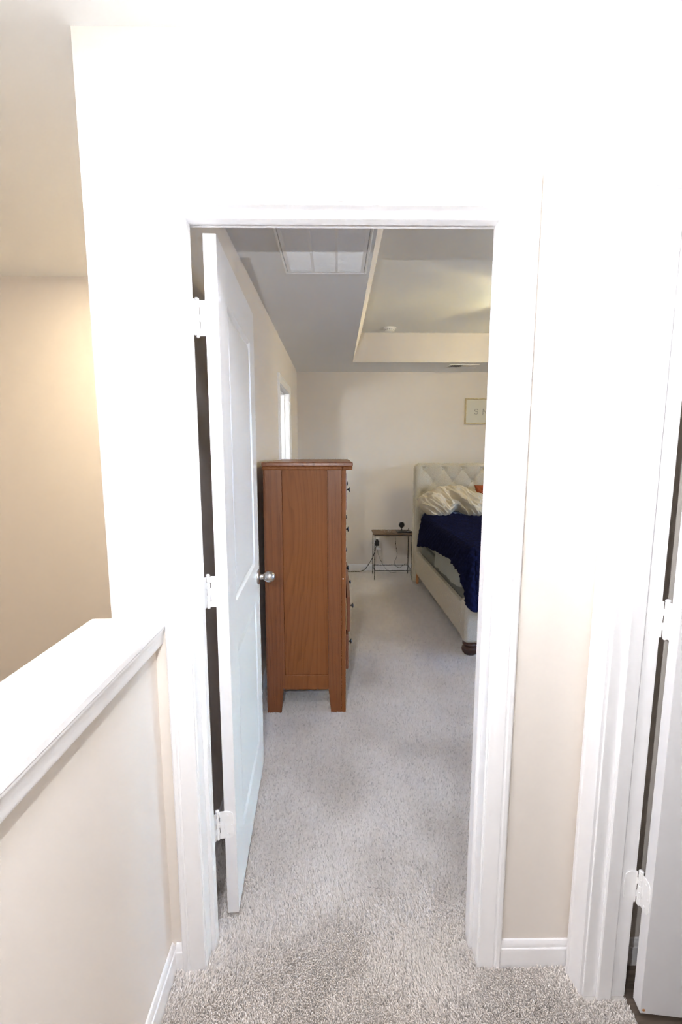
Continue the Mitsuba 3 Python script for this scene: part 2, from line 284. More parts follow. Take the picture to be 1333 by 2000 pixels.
# ------------------------------------------------------------------ doors
DT = 0.035
def door_slab(W, z0, z1, panels):
    """local: u from the hinge edge, t thickness 0..DT, z. Faces at t=0 and t=DT with moulded panels"""
    rings = [(0, 0), (0.011, 0.0085), (0.018, 0.0090), (0.031, 0.0025)]
    us = [0.0, panels[0][0], panels[0][1], W]
    V, Fc = [], []
    def quad(a, b, c, d):
        n = len(V); V.extend([a, b, c, d]); Fc.extend([[n, n+1, n+2], [n, n+2, n+3]])
    for t, s in ((0.0, 1), (DT, -1)):
        P = lambda u, z, dep=0: (u, t+s*dep, z)
        zz = [z0] + [w for p in sorted(panels, key=lambda q: q[2]) for w in (p[2], p[3])] + [z1]
        def rect(u0, u1, a, b):
            q = [P(u0, a), P(u1, a), P(u1, b), P(u0, b)]; quad(*(q if s > 0 else q[::-1]))
        rect(us[0], us[1], z0, z1); rect(us[2], us[3], z0, z1)
        for k in range(0, len(zz), 2): rect(us[1], us[2], zz[k], zz[k+1])
        for (u0, u1, a, b) in panels:
            prev = None
            for o, dep in rings:
                cur = [P(u0+o, a+o, dep), P(u1-o, a+o, dep), P(u1-o, b-o, dep), P(u0+o, b-o, dep)]
                if prev:
                    for i in range(4):
                        j = (i+1) % 4; q = [prev[i], prev[j], cur[j], cur[i]]; quad(*(q if s > 0 else q[::-1]))
                prev = cur
            quad(*(prev if s > 0 else prev[::-1]))
    for q in ([(0, 0, z0), (0, 0, z1), (0, DT, z1), (0, DT, z0)], [(W, 0, z0), (W, DT, z0), (W, DT, z1), (W, 0, z1)], [(0, 0, z0), (0, DT, z0), (W, DT, z0), (W, 0, z0)], [(0, 0, z1), (W, 0, z1), (W, DT, z1), (0, DT, z1)]): quad(*q)
    return trimesh.Trimesh(V, Fc, process=False)
def plate(w, h, t, r=0.016):
    """hinge leaf with two rounded corners at x=w; in the xz plane, thickness along y"""
    a = np.linspace(-PI/2, 0, 7); b = np.linspace(0, PI/2, 7)
    L = [(0, -h/2)] + [(w-r+r*math.cos(q), -h/2+r+r*math.sin(q)) for q in a] + [(w-r+r*math.cos(q), h/2-r+r*math.sin(q)) for q in b] + [(0, h/2)]
    return loft([(x, 0, z) for x, z in L], [(x, t, z) for x, z in L])
def place_local(m, origin, udir, tdir):
    M = np.eye(4); M[:3, 0] = udir; M[:3, 1] = tdir; M[:3, 2] = (0, 0, 1); M[:3, 3] = origin
    m.apply_transform(M); return m
def make_door(key, origin, udir, tdir, W, z0, z1, panels, pin, jamb_leaf, hinges, knob_z, edge_x):
    add(key+'__slab', fix(place_local(door_slab(W, z0, z1, panels), origin, udir, tdir)), 'door_white')
    for zc in hinges:
        hk = add(key+'__hinge', plate(0.030, 0.092, 0.0016), 'hinge_white') if False else None
        n = len([k for k in scene if k.startswith(key+'__hinge') and k.count('__') == 1]); hk = f'{key}__hinge' + (f'_{n:03d}' if n else '')
        leaf = plate(0.028, 0.092, 0.0018); M = np.eye(4)
        # door leaf lies on the hinge edge (u = 0 plane), along +t
        M[:3, 0] = tdir; M[:3, 1] = -np.array(udir); M[:3, 2] = (0, 0, 1); M[:3, 3] = np.array(origin)+np.array([0, 0, zc])
        leaf.apply_transform(M); fix(leaf)
        # strap from the edge to the pin
        p0 = np.array([pin[0], pin[1], 0.0]); e0 = np.array(origin)*np.array([1, 1, 0]) - np.array(udir)*0.0009
        parts = [leaf]
        for a, b, q in ((-0.046, -0.0278, 0), (-0.0277, -0.0087, 0.42), (-0.0085, 0.0095, 0), (0.0097, 0.0277, 0.42), (0.028, 0.046, 0)):
            p0 = np.array([pin[0], pin[1], 0.0]); d = e0-p0; nn = np.array([-d[1], d[0], 0]); p0 = p0+d/np.linalg.norm(d)*(0.0078 if q else 0.0); nn /= np.linalg.norm(nn); nn *= 0.0012
            parts.append(loft([p0+nn+[0, 0, zc+a], e0+nn+[0, 0, zc+a], e0-nn+[0, 0, zc+a], p0-nn+[0, 0, zc+a]], [p0+nn+[0, 0, zc+b], e0+nn+[0, 0, zc+b], e0-nn+[0, 0, zc+b], p0-nn+[0, 0, zc+b]]))
        scene[hk] = mikit.ply(cat_(*parts), 'hinge_white', smooth=30)
        kn = []
        for a, b in ((-0.046, -0.028), (-0.0275, -0.009), (-0.0085, 0.0095), (0.010, 0.0275), (0.028, 0.046)):
            kn.append(lathe([(0, a), (0.0055, a), (0.0062, a+0.0008), (0.0062, b-0.0008), (0.0055, b), (0, b)], (pin[0], pin[1], zc), n=16))
        kn.append(lathe([(0, 0.046), (0.0048, 0.046), (0.0066, 0.0475), (0.0062, 0.0505), (0.003, 0.0525), (0, 0.053)], (pin[0], pin[1], zc), n=16))
        kn.append(lathe([(0, -0.0515), (0.003, -0.051), (0.005, -0.049), (0.0048, -0.046), (0, -0.046)], (pin[0], pin[1], zc), n=16))
        scene[hk+'__knuckle'] = mikit.ply(cat_(*kn), 'hinge_white', smooth=35)
        jl = plate(0.030, 0.092, 0.0018); M = np.eye(4); M[:3, 0] = jamb_leaf[1]; M[:3, 1] = jamb_leaf[2]; M[:3, 3] = np.array(jamb_leaf[0])+np.array([0, 0, zc]); jl.apply_transform(M)
        e1 = np.array(jamb_leaf[0])*np.array([1, 1, 0])+np.array(jamb_leaf[2])*0.0009; js = [fix(jl)]
        for a, b in ((-0.0275, -0.009), (0.010, 0.0275)):
            p0 = np.array([pin[0], pin[1], 0.0]); d = e1-p0; nn = np.array([-d[1], d[0], 0]); nn /= np.linalg.norm(nn); nn *= 0.0012
            js.append(loft([p0+nn+[0, 0, zc+a], e1+nn+[0, 0, zc+a], e1-nn+[0, 0, zc+a], p0-nn+[0, 0, zc+a]], [p0+nn+[0, 0, zc+b], e1+nn+[0, 0, zc+b], e1-nn+[0, 0, zc+b], p0-nn+[0, 0, zc+b]]))
        for a, b in ((-0.046, -0.0278), (-0.0085, 0.0095), (0.028, 0.046)):
            d = e1-np.array([pin[0], pin[1], 0.0]); p0 = np.array([pin[0], pin[1], 0.0])+d/np.linalg.norm(d)*0.0078
            if np.linalg.norm(d) > 0.0095: js.append(loft([p0+nn+[0, 0, zc+a], e1+nn+[0, 0, zc+a], e1-nn+[0, 0, zc+a], p0-nn+[0, 0, zc+a]], [p0+nn+[0, 0, zc+b], e1+nn+[0, 0, zc+b], e1-nn+[0, 0, zc+b], p0-nn+[0, 0, zc+b]]))
        scene[hk+'__jamb_leaf'] = mikit.ply(cat_(*js), 'hinge_white', smooth=30)
        sc = []
        for sx, sz in ((0.010, 0.032), (0.021, 0.0), (0.010, -0.032)):
            o = np.array(origin)+np.array([0, 0, zc+sz])+np.array(tdir)*sx-np.array(udir)*0.0018
            s = lathe([(0, 0), (0.0036, 0), (0.003, 0.0012), (0.0, 0.0014)], (0, 0, 0), n=12); M = np.eye(4); M[:3, 0] = tdir; M[:3, 1] = (0, 0, 1); M[:3, 2] = -np.array(udir); M[:3, 3] = o; s.apply_transform(M); sc.append(fix(s))
        scene[hk+'__screw_heads'] = mikit.ply(cat_(*sc), 'hinge_white', smooth=30); 
    # knobs on both faces
    KP = [(0, 0), (0.033, 0), (0.0335, 0.002), (0.0325, 0.006), (0.027, 0.009), (0.016, 0.0105), (0.0125, 0.012), (0.0115, 0.024), (0.0125, 0.027)]
    KB = [(0.0, 0.0245), (0.0110, 0.025), (0.0150, 0.0285), (0.0195, 0.034), (0.0232, 0.041), (0.0250, 0.049), (0.0250, 0.055), (0.0235, 0.062), (0.0200, 0.068), (0.0145, 0.073), (0.008, 0.0755), (0, 0.0762)]
    for s, t in ((1, DT), (-1, 0.0)):
        d = np.array(tdir)*s
        for nm, pr, par in (('knob', KB, None), ('rosette', KP, None)):
            m = lathe(pr, (0, 0, 0), n=36); M = np.eye(4); M[:3, 0] = udir; M[:3, 1] = (0, 0, 1); M[:3, 2] = d; M[:3, 3] = np.array(origin)+np.array(udir)*(W-0.062)+np.array(tdir)*t+np.array([0, 0, knob_z])
            m.apply_transform(M); add(key+'__'+nm, fix(m), 'nickel', 40)
a = math.radians(2.6)
PAN = [(0.128, 0.592, 0.215, 0.872), (0.128, 0.592, 1.025, 1.930)]
make_door('door_1', (-0.351, 0.133, 0), np.array([-math.sin(a), math.cos(a), 0]), np.array([math.cos(a), math.sin(a), 0]), 0.722, 0.028, 2.070, PAN,
          (-0.3718, 0.1300), ((-0.3785, WT-0.0005, 0), (0, -1, 0), (-1, 0, 0)), (1.856, 1.098, 0.344), 0.955, None)
struct('door_1', 'white two-panel bedroom door standing open against the left wall', 'door')
lab('door_1__knob', 'brushed nickel door knob'); lab('door_1__hinge', 'white painted hinge')
a = math.radians(-6.5)
ud = np.array([math.cos(a), math.sin(a), 0]); td = np.array([math.sin(a), -math.cos(a), 0])
make_door('door_2', (0.8095, -0.105, 0), ud, td, 0.722, 0.024, 2.070, PAN, (0.8085, -0.0925), ((RW1+0.0015, R0-0.0018, 0), (-1, 0, 0), (0, 1, 0)), (1.856, 1.093, 0.349), 0.955, None)
struct('door_2', 'white door standing open into the room behind the right doorway', 'door')
m = lathe([(0, 0), (0.004, 0), (0.0035, 0.001), (0, 0.0013)], (0, 0, 0), n=10)
M = np.eye(4); M[:3, 0] = ud; M[:3, 1] = (0, 0, 1); M[:3, 2] = td; M[:3, 3] = np.array([0.8095, -0.105, 0.034])+td*DT+ud*0.008; m.apply_transform(M)
add('door_2__paint_chip', fix(m), 'orange_wood'); lab('door_2__paint_chip', 'bare wood chip at the bottom corner')

# ------------------------------------------------------------------ carpet pile
def pile(x0, x1, y0, y1, sp, width, height, seed):
    r = np.random.default_rng(seed)
    gx, gy = np.meshgrid(np.arange(x0, x1, sp), np.arange(y0, y1, sp), indexing='ij')
    p = np.c_[gx.ravel(), gy.ravel()] + r.uniform(-0.5, 0.5, (gx.size, 2))*sp
    return p, np.full(len(p), width), np.full(len(p), height), np.full(len(p), 0.70 if y0 < 0.45 else (0.62 if y0 < 1.2 else (0.52 if y0 < 2.3 else 0.40)))
def keep(p):
    x, y = p[:, 0], p[:, 1]
    inh = (x > HW1+0.014) & (x < RW0-0.004) & (y < -0.015)
    inr = (x >= RW0-0.004) & (x < 0.795) & (y < R0-0.012) & (y > R1+0.01)
    st = np.where((y > S0-0.004) & (y < S1+0.004), 0.0125, 0.002); ind = (x > JL+st*1.3) & (x < JR-st) & (y >= -0.015) & (y < WT+0.02)
    inb = (x > XL+0.014) & (y >= WT+0.02) & (y < XF-0.014)
    return inh | inr | ind | inb
def tufts(sets):
    r = np.random.default_rng(3)
    P = np.vstack([s[0] for s in sets]); Wd = np.concatenate([s[1] for s in sets]); Ht = np.concatenate([s[2] for s in sets]); Ct = np.concatenate([s[3] for s in sets])
    k = keep(P); P, Wd, Ht, Ct = P[k], Wd[k], Ht[k], Ct[k]; n = len(P)
    q = np.c_[P, np.zeros(n)]
    nap = (meshkit.fbm(q*4.2, 3, 5)-0.5)*2; nap2 = (meshkit.fbm(q*4.2+40, 3, 9)-0.5)*2
    cl = meshkit.noise(q*90, 2)
    ang = r.uniform(0, 2*PI, n); ln = r.uniform(0.15, 0.75, n)
    lean = np.c_[np.cos(ang)*ln + nap*0.9, np.sin(ang)*ln + nap2*1.15]*Ht[:, None]*0.62
    hh = Ht*r.uniform(0.72, 1.08, n)*(0.85+0.3*cl)
    c0 = np.c_[P, np.full(n, 0.0)]; c1 = np.c_[P+lean*0.38, hh*0.6]; c2 = np.c_[P+lean, hh]
    th = r.uniform(0, 2*PI, n)
    V = np.empty((n, 7, 3))
    for i in range(3):
        t = th+i*2*PI/3; d = np.c_[np.cos(t), np.sin(t), np.zeros(n)]*Wd[:, None]
        V[:, i] = c0+d*0.5; V[:, 3+i] = c1+d*0.62
    V[:, 6] = c2
    base = np.array([[0, 1, 4], [0, 4, 3], [1, 2, 5], [1, 5, 4], [2, 0, 3], [2, 3, 5], [3, 4, 6], [4, 5, 6], [5, 3, 6]])
    F = (base[None]+(np.arange(n)*7)[:, None, None]).reshape(-1, 3)
    pal = np.array([[0.89, 0.845, 0.80], [0.83, 0.78, 0.73], [0.72, 0.67, 0.62], [0.38, 0.35, 0.32], [0.94, 0.90, 0.86]])
    ci = r.choice(5, n, p=[0.28, 0.28, 0.2, 0.1, 0.14]); col = pal[ci]*r.uniform(0.9, 1.05, (n, 1)); mean = col.mean(0); col = mean+(col-mean)*Ct[:, None]
    C = np.repeat(col[:, None], 7, 1).reshape(-1, 3)
    return V.reshape(-1, 3), F, C
S = [pile(HW1, 0.80, -0.30, 0.50, 0.0035, 0.0034, 0.0125, 1), pile(-0.47, 0.72, 0.50, 1.25, 0.0042, 0.0040, 0.0125, 2), pile(0.72, 0.80, 0.50, 1.25, 0.008, 0.0078, 0.0125, 21), pile(-0.47, 1.05, 1.25, 2.4, 0.0052, 0.0049, 0.0125, 4), pile(1.05, 1.2, 1.25, 2.4, 0.014, 0.013, 0.0125, 22), pile(-0.1, 1.05, 2.4, 4.45, 0.0062, 0.0058, 0.012, 5), pile(1.05, 1.2, 2.4, 4.45, 0.015, 0.014, 0.012, 15), pile(-0.47, -0.1, 2.4, 4.45, 0.012, 0.011, 0.012, 16),
     pile(0.80, 3.68, WT+0.02, 1.25, 0.018, 0.017, 0.013, 6), pile(1.2, 3.68, 1.25, 4.45, 0.026, 0.025, 0.013, 8), pile(HW1, 0.80, -1.6, -0.30, 0.012, 0.0115, 0.013, 9)]
v, f, col = tufts(S)
m = trimesh.Trimesh(v, f, process=False)
scene['carpet_pile'] = mikit.ply(m, 'pile_yarn', smooth=True, color=col)
lab('carpet_pile', 'shaggy grey-beige carpet covering the hall and bedroom floor', 'carpet', kind='stuff')

# ------------------------------------------------------------------ lamps (out of the frame)
def dome(key, x, y, z, r, rad, label):
    add(key+'__base', lathe([(0, -0.018), (r+0.012, -0.018), (r+0.012, 0), (0, 0)], (x, y, z), n=32), 'plastic_white', 30)
    pr = [(0, -0.018-r*0.45)]+[(r*math.sin(q), -0.018-r*0.45*math.cos(q)) for q in np.linspace(0.1, PI/2, 9)]+[(r, -0.018), (0, -0.018)]
    scene[key+'__diffuser'] = {**mikit.ply(lathe(pr, (x, y, z), n=32), 'plastic_white', smooth=30), 'emitter': {'type': 'area', 'radiance': rgb(rad)}}
    lab(key, label, 'ceiling light')
add('hall_ceiling_light__rim', lathe([(0.128, -0.024), (0.140, -0.024), (0.146, -0.018), (0.146, -0.0005), (0.128, -0.0005)], (-0.10, -0.50, H), n=48), 'plastic_white', 30)
scene['hall_ceiling_light__lens'] = {'type': 'disk', 'to_world': T().translate([-0.10, -0.50, H-0.0225]).rotate([1, 0, 0], 180).scale(0.128), 'bsdf': {'type': 'ref', 'id': 'plastic_white'}, 'emitter': {'type': 'area', 'radiance': rgb(HALL_LAMP)}}
lab('hall_ceiling_light', 'round flush ceiling light over the hall', 'ceiling light')
add('stairwell_ceiling_light__trim_ring', lathe([(0.075, -0.002), (0.095, -0.004), (0.098, -0.0005), (0.075, -0.0005)], (-0.89, 0.92, H), n=32), 'plastic_white', 30)
scene['stairwell_ceiling_light__lens'] = {'type': 'disk', 'to_world': T().translate([-0.89, 0.92, H-0.0012]).rotate([1, 0, 0], 180).scale(0.074), 'bsdf': {'type': 'ref', 'id': 'plastic_white'}, 'emitter': {'type': 'area', 'radiance': rgb(STAIR_LAMP)}}
lab('stairwell_ceiling_light', 'warm round recessed ceiling light over the stairwell', 'ceiling light')
add('vanity_light__mount', rbox(-1.2, -1.0, 2.101, 2.125, 1.86, 1.94), 'plastic_white')
scene['vanity_light__globe'] = {**mikit.ply(lathe([(0.09*math.sin(q), -0.09*math.cos(q)) for q in np.linspace(0, PI, 15)], (-1.1, 2.22, 1.9)), 'plastic_white', smooth=True), 'emitter': {'type': 'area', 'radiance': rgb(BATH_LAMP)}}
lab('vanity_light', 'white globe wall light in the room behind the left doorway', 'wall light')
dome('hall_dome_light', 0.1, -2.0, H, 0.15, HALL_DOME, 'white dome ceiling light at the back of the hall')
# ceiling fan with a lamp
FX, FY = 1.66, 2.50
add('ceiling_fan__canopy', lathe([(0, 2.655), (0.012, 2.655), (0.05, 2.685), (0.065, 2.719), (0, 2.719)], (FX, FY, 0)), 'fan_metal', 30)
add('ceiling_fan__downrod', rod((FX, FY, 2.58), (FX, FY, 2.66), 0.012), 'fan_metal', 30)
add('ceiling_fan__motor', lathe([(0, 2.46), (0.07, 2.46), (0.11, 2.485), (0.12, 2.53), (0.09, 2.575), (0.02, 2.59), (0, 2.59)], (FX, FY, 0)), 'fan_metal', 30)
for k in range(5):
    b = loft([(FX+0.10, FY-0.035, 2.52), (FX+0.10, FY+0.035, 2.525), (FX+0.10, FY+0.035, 2.531), (FX+0.10, FY-0.035, 2.526)], [(FX+0.48, FY-0.065, 2.515), (FX+0.48, FY+0.065, 2.53), (FX+0.48, FY+0.065, 2.536), (FX+0.48, FY-0.065, 2.521)])
    add('ceiling_fan__blade', rotz(b, 60+72*k, (FX, FY, 0)), 'fan_wood')
for k in range(3):
    q = math.radians(168+120*k); gx, gy = FX+0.17*math.cos(q), FY+0.17*math.sin(q)
    add('ceiling_fan__lamp_arm', tube([(FX+0.05*math.cos(q), FY+0.05*math.sin(q), 2.462), (FX+0.11*math.cos(q), FY+0.11*math.sin(q), 2.445), (FX+0.135*math.cos(q), FY+0.135*math.sin(q), 2.43)], 0.008), 'fan_metal', 30)
    add('ceiling_fan__lamp_globe', {**mikit.ply(lathe([(0.045*math.sin(t), -0.045*math.cos(t)) for t in np.linspace(0, PI, 13)], (gx, gy, 2.42), n=24), 'plastic_white', smooth=True), 'emitter': {'type': 'area', 'radiance': rgb(FAN_LAMP)}}, None)
lab('ceiling_fan', 'five-bladed ceiling fan with three warm lit globes in the bedroom tray', 'ceiling fan')

# ------------------------------------------------------------------ ceiling fittings
VX0, VX1, VY0, VY1 = -0.266, 0.160, 0.66, 1.400
def ring(x0, x1, y0, y1, w, z0, z1, r=0.0015):
    return cat_(rbox(x0, x1, y0, y0+w, z0, z1, r), rbox(x0, x1, y1-w, y1, z0, z1, r), rbox(x0, x0+w, y0+w, y1-w, z0, z1, r), rbox(x1-w, x1, y0+w, y1-w, z0, z1, r))
add('return_air_vent__outer_frame', ring(VX0, VX1, VY0, VY1, 0.012, H-0.012, H-0.0005, 0.003), 'grille_white')
add('return_air_vent__hinged_frame', ring(VX0+0.0145, VX1-0.0145, VY0+0.0145, VY1-0.0125, 0.018, H-0.011, H-0.001), 'grille_white')
add('return_air_vent__backing', box(VX0+0.004, VX1-0.004, VY0+0.004, VY1-0.004, H-0.003, H-0.0006), 'seam_grey')
cols = [(-0.2335, -0.1245), (-0.1105, -0.0035), (0.0095, 0.1275)]
for x0 in (-0.1245, -0.0035): add('return_air_vent__mullion', rbox(x0, x0+0.0135, VY0+0.03, VY1-0.03, H-0.011, H-0.001, 0.001), 'grille_white')
yy = np.arange(VY0+0.037, VY1-0.035, 0.0108)
for x0, x1 in cols:
    SL = [(-0.0030, 0.0032), (0.0030, -0.0034), (0.0062, -0.0034), (0.0062, -0.0027), (0.0033, -0.0027), (-0.0024, 0.0036)]
    base = mikit.ply(loft([(x0, a, b) for a, b in SL], [(x1, a, b) for a, b in SL]), 'grille_white')
    for y in yy: add('return_air_vent__slat', {**base, 'to_world': T().translate([0, float(y), H-0.0068])}, None)
lab('return_air_vent', 'large white louvred return-air grille in the bedroom ceiling', 'air vent')
# small supply register
GX0, GX1, GY0, GY1 = 1.235, 1.565, 3.945, 4.125
add('supply_register__frame', ring(GX0, GX1, GY0, GY1, 0.022, H-0.010, H-0.0005, 0.004), 'grille_white')
add('supply_register__duct', box(GX0+0.015, GX1-0.015, GY0+0.015, GY1-0.015, H-0.0025, H-0.0006), 'dark_void')
for k in range(11):
    x = GX0+0.034+k*0.0262; s = -1 if k < 5 else 1
    add('supply_register__louvre', roty(rbox(x-0.011, x+0.011, GY0+0.022, GY1-0.022, H-0.0070, H-0.0058, 0.0004), 30*s, (x, 0, H-0.0064)), 'grille_white')
add('supply_register__divider', rbox((GX0+GX1)/2-0.006, (GX0+GX1)/2+0.006, GY0+0.022, GY1-0.022, H-0.010, H-0.003, 0.001), 'grille_white')
lab('supply_register', 'small white supply register in the ceiling near the far wall', 'air vent')
SXY = (0.535, 3.585)
add('smoke_detector__body', lathe([(0, -0.040), (0.030, -0.040), (0.042, -0.037), (0.050, -0.029), (0.053, -0.018), (0.0535, -0.010), (0.0, -0.010)], (*SXY, TZ), n=40), 'plastic_white', 35)
add('smoke_detector__base', lathe([(0, -0.010), (0.063, -0.010), (0.066, -0.006), (0.066, -0.0003), (0, -0.0003)], (*SXY, TZ), n=40), 'plastic_white', 35)
add('smoke_detector__vents', cat_(*[rotz(rbox(SXY[0]+0.0475, SXY[0]+0.0535, SXY[1]-0.006, SXY[1]+0.006, TZ-0.026, TZ-0.021, 0.0005), k*24, (*SXY, 0)) for k in range(15)]), 'seam_grey')
lab('smoke_detector', 'round white smoke detector on the raised bedroom ceiling', 'smoke detector')

# ------------------------------------------------------------------ chest of drawers
D0, D1, DB, DF = 1.300, 2.215, -0.398, 0.053       # y near, y far, x back, x front
def stile(pts, y0, y1): return loft([(x, y0, z) for x, z in pts], [(x, y1, z) for x, z in pts])
add('chest_of_drawers__top', soft(-0.402, 0.090, D0-0.008, D1+0.030, 1.420, 1.443, 0.006), 'oak_top', 30)
add('chest_of_drawers__top_moulding', cat_(soft(-0.400, 0.034, D0-0.005, D1+0.02, 1.402, 1.4215, 0.006), soft(0.0345, 0.088, D0-0.007, D1+0.022, 1.402, 1.4212, 0.007)), 'oak_side', 30)
for side, (y0, y1) in enumerate(((D0, D0+0.024), (D1-0.024, D1))):
    add('chest_of_drawers__back_post', stile([(DB, 0.004), (-0.318, 0.004), (-0.304, 0.150), (-0.2945, 0.160), (-0.2945, 1.403), (DB+0.004, 1.403)], y0, y1), 'oak_stile')
    add('chest_of_drawers__front_post', stile([(-0.031, 0.004), (0.0285, 0.004), (0.0285, 1.403), (-0.0465, 1.403), (-0.0465, 0.160), (-0.045, 0.150)], y0, y1), 'oak_stile')
    s = 1 if side == 0 else -1; o = D0 if side == 0 else D1
    ya, yb = sorted((o+s*0.006, o+s*0.019))
    add('chest_of_drawers__side_panel', box(-0.2930, -0.0482, ya, yb, 0.2355, 1.403), 'oak_side')
    ya, yb = sorted((o+s*0.001, o+s*0.022))
    add('chest_of_drawers__bottom_rail', rbox(-0.300, -0.046, ya, yb, 0.147, 0.2335, 0.002), 'oak_side')
    ya, yb = sorted((o+s*0.0012, o+s*0.045))
    add('chest_of_drawers__front_frame', rbox(0.0292, DF, ya, yb, 0.004, 1.4025, 0.0022), 'oak_side')
add('chest_of_drawers__back_panel', box(DB+0.002, DB+0.012, D0+0.024, D1-0.024, 0.16, 1.40), 'oak_stile')
add('chest_of_drawers__carcass', box(DB+0.012, 0.012, D0+0.026, D1-0.026, 0.18, 1.395), 'dark_void')
zc = [1.279, 1.045, 0.811, 0.578, 0.351]; opened = [0.003, -0.003, -0.003, 0.026, 0.016]
KN = [(0, 0), (0.0055, 0), (0.0042, 0.004), (0.0040, 0.012), (0.0075, 0.0155), (0.0135, 0.0175), (0.0155, 0.0195), (0.0135, 0.0225), (0.007, 0.0245), (0, 0.025)]
for i in range(6): add('chest_of_drawers__drawer_rail', rbox(0.014, DF-0.001, D0+0.0455, D1-0.0455, (1.394 if i == 0 else (zc[i-1]-0.1145))-0.010, (1.394 if i == 0 else zc[i-1]-0.1145)+0.006, 0.001), 'oak_front')
for i in range(5):
    x1 = DF-0.001+opened[i]; h = 0.1035
    dk = add('chest_of_drawers__drawer', rbox(x1-0.020, x1+0.0015, D0+0.047, D1-0.047, zc[i]-h, zc[i]+h, 0.004), 'oak_front')
    add(dk+'__box_side', box(0.0125, x1-0.0205, D0+0.050, D0+0.062, zc[i]-h+0.01, zc[i]+h-0.012), 'pale_wood'); add(dk+'__box_side', box(0.0125, x1-0.0205, D1-0.062, D1-0.050, zc[i]-h+0.01, zc[i]+h-0.012), 'pale_wood')
    labels[dk+'__box_side'] = {'label': 'pale wooden drawer box side'}
    for y in (1.50, 2.0): add(dk+'__knob', lathe(KN, (x1+0.001, y, zc[i]), 'x', 20), 'black_iron', 35)
labels['chest_of_drawers__drawer_003'] = {'label': 'drawer left pulled slightly open'}
add('chest_of_drawers__screw_cap', lathe([(0, 0), (0.004, 0), (0.003, 0.0012), (0, 0.0014)], (0.037, D0+0.0013, 0.80), '-y', 12), 'plastic_white', 30)
labels['chest_of_drawers__screw_cap'] = {'label': 'small white spot on the front edge'}
lab('chest_of_drawers', 'tall brown oak chest of drawers with black knobs behind the open door', 'chest of drawers')

# ------------------------------------------------------------------ side table and what is on it
TYF, TYB, TXL, TXR, TTOP = 4.022, 4.290, 0.446, 0.877, 0.556
add('side_table__top', rbox(TXL-0.018, TXR+0.012, TYF-0.016, TYB+0.016, TTOP-0.014, TTOP, 0.002), 'walnut_top')
add('side_table__top_frame', cat_(rbox(TXL-0.005, TXR+0.005, TYF-0.005, TYF+0.005, TTOP-0.026, TTOP-0.014, 0.001), rbox(TXL-0.005, TXR+0.005, TYB-0.005, TYB+0.005, TTOP-0.026, TTOP-0.014, 0.001),
    rbox(TXL-0.005, TXL+0.005, TYF+0.005, TYB-0.005, TTOP-0.026, TTOP-0.014, 0.001), rbox(TXR-0.005, TXR+0.005, TYF+0.005, TYB-0.005, TTOP-0.026, TTOP-0.014, 0.001)), 'black_iron')
for x in (TXL, TXR):
    for y in (TYF, TYB): add('side_table__leg', rod((x, y, 0.004), (x, y, TTOP-0.015), 0.0048), 'black_iron', 30)
    add('side_table__stretcher', rod((x, TYF, 0.118), (x, TYB, 0.118), 0.0036), 'black_iron', 30)
for y in (TYF, TYB): add('side_table__stretcher', rod((TXL, y, 0.118), (TXR, y, 0.118), 0.0036), 'black_iron', 30)
lab('side_table', 'small side table with a dark wood top on thin black metal legs beside the bed', 'side table')
CX, CY = 0.770, 4.13
add('round_camera__head', rotx(rotz(lathe([(0, -0.014), (0.026, -0.014), (0.033, -0.009), (0.035, 0.0), (0.033, 0.008), (0.028, 0.010), (0, 0.0085)], (CX, CY, TTOP+0.085), '-y', 36), 18, (CX, CY, 0)), -6, (CX, CY, TTOP+0.085)), 'black_plastic', 35)
add('round_camera__stand', lathe([(0, 0.0005), (0.030, 0.0005), (0.030, 0.004), (0.008, 0.008), (0.006, 0.030), (0.006, 0.058), (0, 0.058)], (CX, CY+0.004, TTOP+0.0085)), 'black_plastic', 30)
lab('round_camera', 'black round-headed camera on a short stand on the side table', 'camera')
add('tray__dish', soft(0.712, 0.872, 4.06, 4.20, TTOP+0.0003, TTOP+0.009, 0.004), 'black_plastic', 30)
lab('tray', 'flat black tray under the round camera on the side table', 'tray')
add('cable_curl', tube([(0.800, 4.09, TTOP+0.013), (0.822, 4.085, TTOP+0.016), (0.836, 4.085, TTOP+0.030), (0.846, 4.087, TTOP+0.046), (0.840, 4.09, TTOP+0.055)], 0.003), 'cord_black', 35); lab('cable_curl', 'short black cable end curling up from the black tray', 'cable')
add('phone', soft(0.835, 0.886, 4.045, 4.10, TTOP+0.0095, TTOP+0.0185, 0.003), 'black_plastic', 30); lab('phone', 'small dark slab lying over the right end of the black tray', 'phone')
def glasses():
    P = []
    for cx in (0.585, 0.632):
        t = np.linspace(0, 2*PI, 17)[:-1]; L = [(cx+0.021*math.cos(q), 4.10+0.003*math.sin(q), TTOP+0.0185+0.0165*math.sin(q)) for q in t]; P.append(tube(L+[L[0]], 0.0012, 6, False))
    P.append(tube([(0.606, 4.10, TTOP+0.022), (0.6085, 4.099, TTOP+0.025), (0.611, 4.10, TTOP+0.022)], 0.0012, 6))
    return cat_(*P)
add('eyeglasses__rims', glasses(), 'wire_metal', 35)
for s, x in ((-1, 0.564), (1, 0.653)): add('eyeglasses__temple', tube([(x, 4.10, TTOP+0.024), (x+s*0.003-0.01, 4.15, TTOP+0.016), (x-0.03, 4.205, TTOP+0.004)], 0.0013, 6), 'wire_metal', 35)
lab('eyeglasses', 'thin wire-framed eyeglasses lying on the left of the side table', 'eyeglasses')
add('loose_cord', tube([(0.545, 4.07, TTOP+0.0024), (0.57, 4.05, TTOP+0.0024), (0.61, 4.06, TTOP+0.0024), (0.65, 4.05, TTOP+0.0024), (0.70, 4.075, TTOP+0.0024)], 0.0018, 6), 'cord_black', 35); lab('loose_cord', 'thin dark cord lying loose on the side table top', 'cord')
